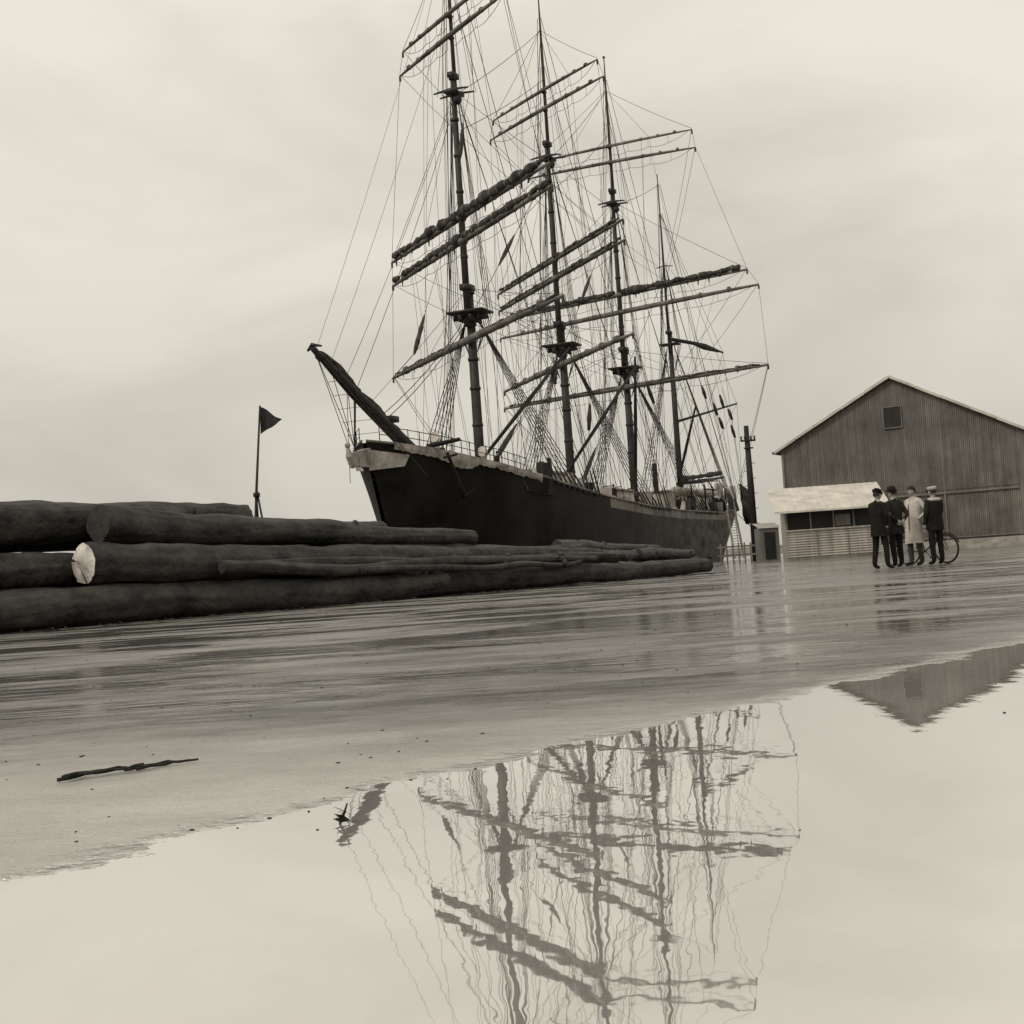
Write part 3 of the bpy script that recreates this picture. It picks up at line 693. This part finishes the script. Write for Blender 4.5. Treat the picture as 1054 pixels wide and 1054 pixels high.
# ---------------------------------------------------------------- PEOPLE
M_skin=mat('skin',0.30,.6,.12,8)
M_suit=mat('dark_wool',0.016,.95,.4,9,.4,60,spec=.1)
M_suit2=mat('grey_wool',0.026,.95,.4,9,.4,60,spec=.1)
M_wcoat=mat('white_cloth',0.50,.9,.2,5,.3,20)
M_shoe=mat('shoe_leather',0.012,.5,.2,8)
M_hair=mat('hair',0.02,.8,.3,20)
M_gtr=mat('grey_trousers',0.05,.9,.3,8,.3,40)
def person(name,loc,rz,H=1.75,arms='down',coat=None,top=M_suit,trou=M_suit,hat=None,hatm=None,lean=0,hair=True,headturn=0.0,stance=.1,collar=False):
    e_=empty(name,loc,rz); k=H/1.75; e_.scale=(k,k,k)
    vs=[];rs=[];ed=[]
    def ad(p,r,par=None):
        vs.append(p); rs.append(r)
        if par is not None: ed.append((par,len(vs)-1))
        return len(vs)-1
    pel=ad((0,0,.95),(.155,.115)); sp=ad((0,.01+lean*.3,1.12),(.15,.11),pel); ch=ad((0,.0+lean*.6,1.32),(.175,.12),sp); ub=ad((0,.01+lean,1.44),(.12,.09),ch)
    nk=ad((0,-.005+lean,1.52),(.055,.055),ub); hd=ad((0,-.02+lean,1.575),(.06,.065),nk)
    hands=[]
    for sg in(-1,1):
        fw=.07*sg*stance*5
        hp=ad((sg*.09,0,.88),(.095,.1),pel); kn=ad((sg*(.09+stance*.2),-.02+fw*.5,.49),(.068,.072),hp); ank=ad((sg*(.09+stance*.3),.02+fw,.12),(.055,.06),kn)
        ft=ad((sg*(.09+stance*.3),-.02+fw,.055),(.045,.05),ank); toe=ad((sg*(.11+stance*.35),-.17+fw,.04),(.04,.032),ft)
        shd=ad((sg*.17,.01+lean,1.42),(.07,.07),ub)
        a_=arms if isinstance(arms,str) else arms[0 if sg<0 else 1]
        if a_=='down': el_=(sg*.245,.03+lean,1.16); wr=(sg*.25,-.04+lean*.7,.91); dirh=V((0,-.1,-1))
        elif a_=='hip': el_=(sg*.33,.09+lean,1.2); wr=(sg*.19,-.05+lean,1.04); dirh=V((-sg*.6,-.3,-.6))
        elif a_=='fold': el_=(sg*.25,-.05+lean,1.17); wr=(-sg*.02,-.22+lean,1.2); dirh=V((-sg*1,-.05,.1))
        elif a_=='back': el_=(sg*.25,.13+lean,1.17); wr=(sg*.06,.19+lean,1.0); dirh=V((-sg*1,0.05,-.3))
        elif a_=='reach': el_=(sg*.25,-.10+lean,1.19); wr=(sg*.22,-.34+lean,1.06); dirh=V((0,-1,-.25))
        elif a_=='pocket': el_=(sg*.3,.08+lean,1.17); wr=(sg*.2,-.02+lean,.96); dirh=V((-sg*.3,-.2,-1))
        eb=ad(el_,(.052,.052),shd); wri=ad(wr,(.036,.036),eb); dirh.normalize()
        ad(tuple(V(wr)+dirh*.07),(.034,.026),wri); hands.append((V(wr),dirh,sg))
    me=bpy.data.meshes.new('t'); me.from_pydata(vs,ed,[]); ob=bpy.data.objects.new('t',me); sc.collection.objects.link(ob)
    ob.modifiers.new('s','SKIN'); s2=ob.modifiers.new('u','SUBSURF'); s2.levels=2; s2.render_levels=2
    for i,r in enumerate(rs): me.skin_vertices[0].data[i].radius=r; me.skin_vertices[0].data[i].use_root=(i==0)
    bpy.context.view_layer.update(); dgl=bpy.context.evaluated_depsgraph_get()
    bm_=bpy.data.meshes.new_from_object(ob.evaluated_get(dgl)); bpy.data.objects.remove(ob)
    bm_.name='body'; bm_.materials.clear()
    for mm in(top,trou,M_skin,M_shoe): bm_.materials.append(mm)
    for pl in bm_.polygons:
        c=pl.center; pl.use_smooth=True; i=0
        if c.z<.10: i=3
        elif c.z<.96 and abs(c.x)<.21 : i=1
        if c.z>1.50: i=2
        for (wr,dh_,sg) in hands:
            if (c-wr).dot(dh_)>0.0 and (c-wr).length<.16: i=2
        pl.material_index=i
    bo=bpy.data.objects.new('body',bm_); sc.collection.objects.link(bo); bo.parent=e_
    hb=MB()
    for wr,dh_,sg in hands:
        side_=dh_.cross(V((0,1,0)))
        if side_.length<.2: side_=dh_.cross(V((0,0,1)))
        side_.normalize(); curl=side_.cross(dh_).normalized()*sg
        base_=wr+dh_*.085
        for j,ln in enumerate((.068,.078,.073,.056)):
            q=base_+side_*(.027-.018*j)
            hb.tube([q,q+dh_*ln*.5,q+dh_*ln*.85+curl*.012,q+dh_*ln+curl*.03],[.0095,.009,.008,.006],6,0)
        q=wr+dh_*.03+side_*.028; hb.tube([q,q+side_*.022+dh_*.025,q+side_*.028+dh_*.055],[.012,.010,.007],6,0)
    hb.done('hands',[M_skin],e_,True)
    he=empty('head',(0,-.03+lean,1.645)); he.parent=e_; he.rotation_euler=(.05,0,headturn)
    b2=MB(); n1_,n2_=16,14
    for j in range(n2_+1):
        ph=math.pi*j/n2_
        for i in range(n1_):
            t=2*math.pi*i/n1_; x=.074*math.sin(ph)*math.cos(t); y=.095*math.sin(ph)*math.sin(t); z=.118*math.cos(ph)
            if z<0: x*=1-.35*(-z/.118)**1.5; y=y*(1-.2*(-z/.118)) - .018*(-z/.118)
            if y<-.05 and abs(x)<.035 and -.01<z<.03: y+=.006
            b2.v.append(V((x,y,z)))
    for j in range(n2_):
        for i in range(n1_):
            i2=(i+1)%n1_; b2.f.append((j*n1_+i,(j+1)*n1_+i,(j+1)*n1_+i2,j*n1_+i2)); b2.m.append(0)
    b2.tube([(0,-.088,.02),(0,-.108,-.015),(0,-.092,-.03)],[.008,.014,.012],6,0)
    for sg in(-1,1):
        b2.ball((sg*.076,.005,-.005),(.01,.02,.032),0,8,6); b2.ball((sg*.028,-.084,.008),(.012,.008,.007),1,8,5); b2.box((sg*.028,-.09,.028),(.028,.008,.006),1)
    b2.box((0,-.092,-.058),(.042,.01,.007),1)
    if hair:
        base=len(b2.v)
        for j in range(8):
            ph=math.pi*.56*j/7
            for i in range(n1_):
                t=2*math.pi*i/n1_; ff=1.09
                y=.097*math.sin(ph)*math.sin(t)*ff+.008; z=.122*math.cos(ph)*ff
                if math.sin(t)<-.2: z=max(z,.05)
                b2.v.append(V((.076*math.sin(ph)*math.cos(t)*ff,y,z)))
        for j in range(7):
            for i in range(n1_):
                i2=(i+1)%n1_; b2.f.append((base+j*n1_+i,base+(j+1)*n1_+i,base+(j+1)*n1_+i2,base+j*n1_+i2)); b2.m.append(1)
    if hat=='fedora':
        b2.tube([(0,0,.055),(0,0,.06),(0,0,.068)],[.145,.15,.14],18,2); b2.tube([(0,0,.06),(0,.0,.11),(0,.005,.155),(0,.005,.165)],[.098,.094,.082,.05],16,2)
    if hat=='cap':
        b2.tube([(0,.005,.045),(0,.005,.09),(0,.005,.12),(0,0,.135)],[.088,.106,.108,.07],16,2); b2.tube([(0,-.08,.05),(0,-.135,.035)],[.06,.045],10,1)
    b2.done('head_mesh',[M_skin,M_hair,hatm or M_suit],he,True)
    if coat:
        hem,mt=coat; c2=MB(); rings=[(1.46,.13,.095),(1.40,.205,.125),(1.30,.205,.14),(1.15,.18,.13),(1.0,.195,.14),(.85,.205,.15)]
        z=.85
        while z>hem+.05: z-=.12; rings.append((max(z,hem),.205+.02*(.85-z)/.3,.155+.02*(.85-z)/.3))
        n3=24
        for (z,a1,b1) in rings:
            for i in range(n3):
                t=2*math.pi*i/n3; w_=1+(.045*math.sin(5*t+z*4) if z<1.05 else .01*math.sin(7*t))
                lf=lean*min(1,max(0,(z-.95)/.5)); c2.v.append(V((a1*math.cos(t)*w_,b1*math.sin(t)*w_+lf,z)))
        for j in range(len(rings)-1):
            for i in range(n3):
                i2=(i+1)%n3; c2.f.append((j*n3+i,(j+1)*n3+i,(j+1)*n3+i2,j*n3+i2)); c2.m.append(0)
        c2.tube([(0,-.095+lean,1.46),(0.0,-.152+lean*.6,1.28),(0.01,-.15,1.0),(.015,-.165,hem+.02)],[.012]*4,4,1)
        c2.tube([(-.07,.0+lean,1.50),(0,.07+lean,1.51),(.07,0+lean,1.50),(.02,-.1+lean,1.40)],[.022,.025,.022,.012],6,0)
        c2.done('coat',[mt,M_suit2],e_,True)
    if collar:
        c3=MB(); c3.torus((0,lean,1.50),.062,.022,(0,0,1),16,0)
        c3.tube([(-.15,.02+lean,1.475),(-.08,.085+lean,1.475),(.08,.085+lean,1.475),(.15,.02+lean,1.475)],[.035,.04,.04,.035],8); c3.done('sailor_collar',[M_wcoat],e_,True)
    return e_
person('man',(8.05,30.0,0),math.radians(125),1.74,('pocket','fold'),(.72,M_suit),M_suit,M_suit,'cap',M_suit,stance=.16)
person('man',(8.58,30.6,0),math.radians(205),1.78,('back','back'),(.74,M_suit2),M_suit2,M_suit,'fedora',M_suit2,headturn=.4,stance=.2)
person('man',(9.20,31.3,0),math.radians(-60),1.82,('down','hip'),(.50,M_wcoat),M_wcoat,M_gtr,None,None,lean=.03,headturn=-.3)
person('man',(9.60,31.0,0),math.radians(195),1.76,('reach','down'),(.78,M_suit),M_suit2,M_suit,'cap',M_wcoat,collar=True,headturn=.3,stance=.18)
for (s,p,rz,hh) in((-4.5,3.2,.5,1.75),(15,4.4,2,1.7),(20.5,4.5,1,1.75),(33,4.4,2.5,1.75),(1.5,4.2,0,1.7)):
    c_=person('crew_member',(0,0,0),rz,hh,'down',(.75,M_suit2),M_suit2,M_suit,'cap',M_suit)
    c_.parent=ship; c_.location=S(s,p,rail(s)-(.05 if s<-5 else 1.0)+(.7 if s>-5 else 0))
# ---------------------------------------------------------------- BICYCLE
bc=empty('bicycle',(10.05,31.75,0),math.atan2(-.8,.6))
f=MB(); rw=.335; wb=1.06
for x in(0,-wb):
    f.torus((x,0,rw+.01),rw-.01,.022,(0,1,0),36,0); f.torus((x,0,rw+.01),rw-.035,.010,(0,1,0),36,1)
    f.tube([(x,-.05,rw+.01),(x,.05,rw+.01)],[.025,.025],8,1)
    for k in range(18):
        a_=k*math.pi/9; f.seg((x,.02*(-1)**k,rw+.01),(x+math.cos(a_)*(rw-.03),0,rw+.01+math.sin(a_)*(rw-.03)),.0025,None,3,1)
    f.tube([(x+(rw+.04)*math.cos(t_),0,rw+.01+(rw+.04)*math.sin(t_)) for t_ in [math.radians(20+12*k) for k in range(13)]],[.018]*13,5,0)
hd_=V((-.20,0,.86)); hb_=V((-.15,0,.70)); st_=V((-wb+.33,0,.84)); bb_=V((-wb+.46,0,.29)); ra=V((-wb,0,rw+.01)); fa=V((0,0,rw+.01))
for a_,c_ in((hb_,bb_),(hd_,st_+V((.02,0,0))),(st_,bb_)): f.seg(a_,c_,.016,None,8)
f.seg(hd_+V((-.02,0,.06)),hb_,.018,None,8)
for y in(-.05,.05):
    f.seg(bb_+V((0,y*.6,0)),ra+V((0,y,0)),.010,None,6); f.seg(st_,ra+V((0,y,0)),.009,None,6); f.tube([hb_+V((0,y*.5,0)),hb_+V((.05,y,-.1)),fa+V((0,y,0))],[.014,.012,.008],6)
f.tube([(-.42,-.27,.97),(-.30,-.27,1.0),(-.22,-.10,.99),(-.22,.10,.99),(-.30,.27,1.0),(-.42,.27,.97)],[.015,.013,.012,.012,.013,.015],6); f.seg(hd_,(-.22,0,.99),.013,None,6)
f.seg(st_,st_+V((-.03,0,.12)),.013,None,6); f.tube([st_+V((.14,0,.13)),st_+V((0,0,.135)),st_+V((-.12,0,.14))],[.02,.05,.085],8)
f.torus(bb_,.09,.008,(0,1,0),20,1); f.seg(bb_+V((0,.05,0)),bb_+V((.1,.08,-.13)),.009,None,5); f.seg(bb_+V((0,-.05,0)),bb_+V((-.1,-.08,.13)),.009,None,5)
f.box(bb_+V((.1,.12,-.13)),(.08,.09,.025)); f.box(bb_+V((-.1,-.12,.13)),(.08,.09,.025))
f.done('frame_and_wheels',[M_dark,M_corrl],bc,True)
# ---------------------------------------------------------------- debris
tw=MB()
for k in range(5):
    e0=[(-1.40,4.06),(-1.38,4.07),(-1.24,4.20),(-1.38,4.05),(-1.20,4.19)][k]; e1=[(-1.20,4.27),(-1.18,4.19),(-1.05,4.33),(-1.24,4.20),(-1.04,4.34)][k]
    pts=[V((e0[0]+(e1[0]-e0[0])*t/9+.02*noise.noise(V((t*.5,k*3,0))),e0[1]+(e1[1]-e0[1])*t/9+.05*noise.noise(V((t*.5,k*3,4))),.008+.008*(k%2)+.008*abs(noise.noise(V((t*.7,k,5)))))) for t in range(10)]
    tw.tube(pts,[.0062-.0003*t+.002*noise.noise(V((t,k,9))) for t in range(10)],6)
tw.tube([(-1.25,4.2,.015),(-1.22,4.16,.02),(-1.2,4.13,.012)],[.004,.003,.002],4)
tw.done('stick',[M_twig],None,True)
lf=MB()
for k in range(5):
    c_=V((-.43+R.uniform(-.012,.012),3.06+R.uniform(-.01,.01),.008+.006*k)); a_=R.uniform(0,6)
    d_=V((math.cos(a_),math.sin(a_),R.uniform(.1,.6)))*.02; e2=V((-math.sin(a_),math.cos(a_),R.uniform(-.5,.5)))*.009
    lf.quad(c_-d_,c_+e2,c_+d_,c_-e2)
lf.tube([(-.43,3.06,0),(-.42,3.06,.02),(-.41,3.055,.045)],[.003,.003,.002],4)
lf.done('dead_leaf',[M_twig],None)
pb=MB()
for k in range(420):
    y=3.0+R.random()**1.5*26; x=R.uniform(-.40,.42)*y
    yb_=interp(SHORE,x)
    if y<yb_+.5 and R.random()<.97: continue
    r_=R.uniform(.0012,.0036)*(1+y*.08)
    pb.ball((x,y,r_*.2),(r_*R.uniform(.8,1.8),r_*R.uniform(.8,1.8),r_*.6),0,6,4)
pb.done('pebbles',[M_twig],None,True)
sc.view_settings.view_transform='Standard'; sc.view_settings.look='None'; sc.view_settings.exposure=0; sc.view_settings.gamma=1
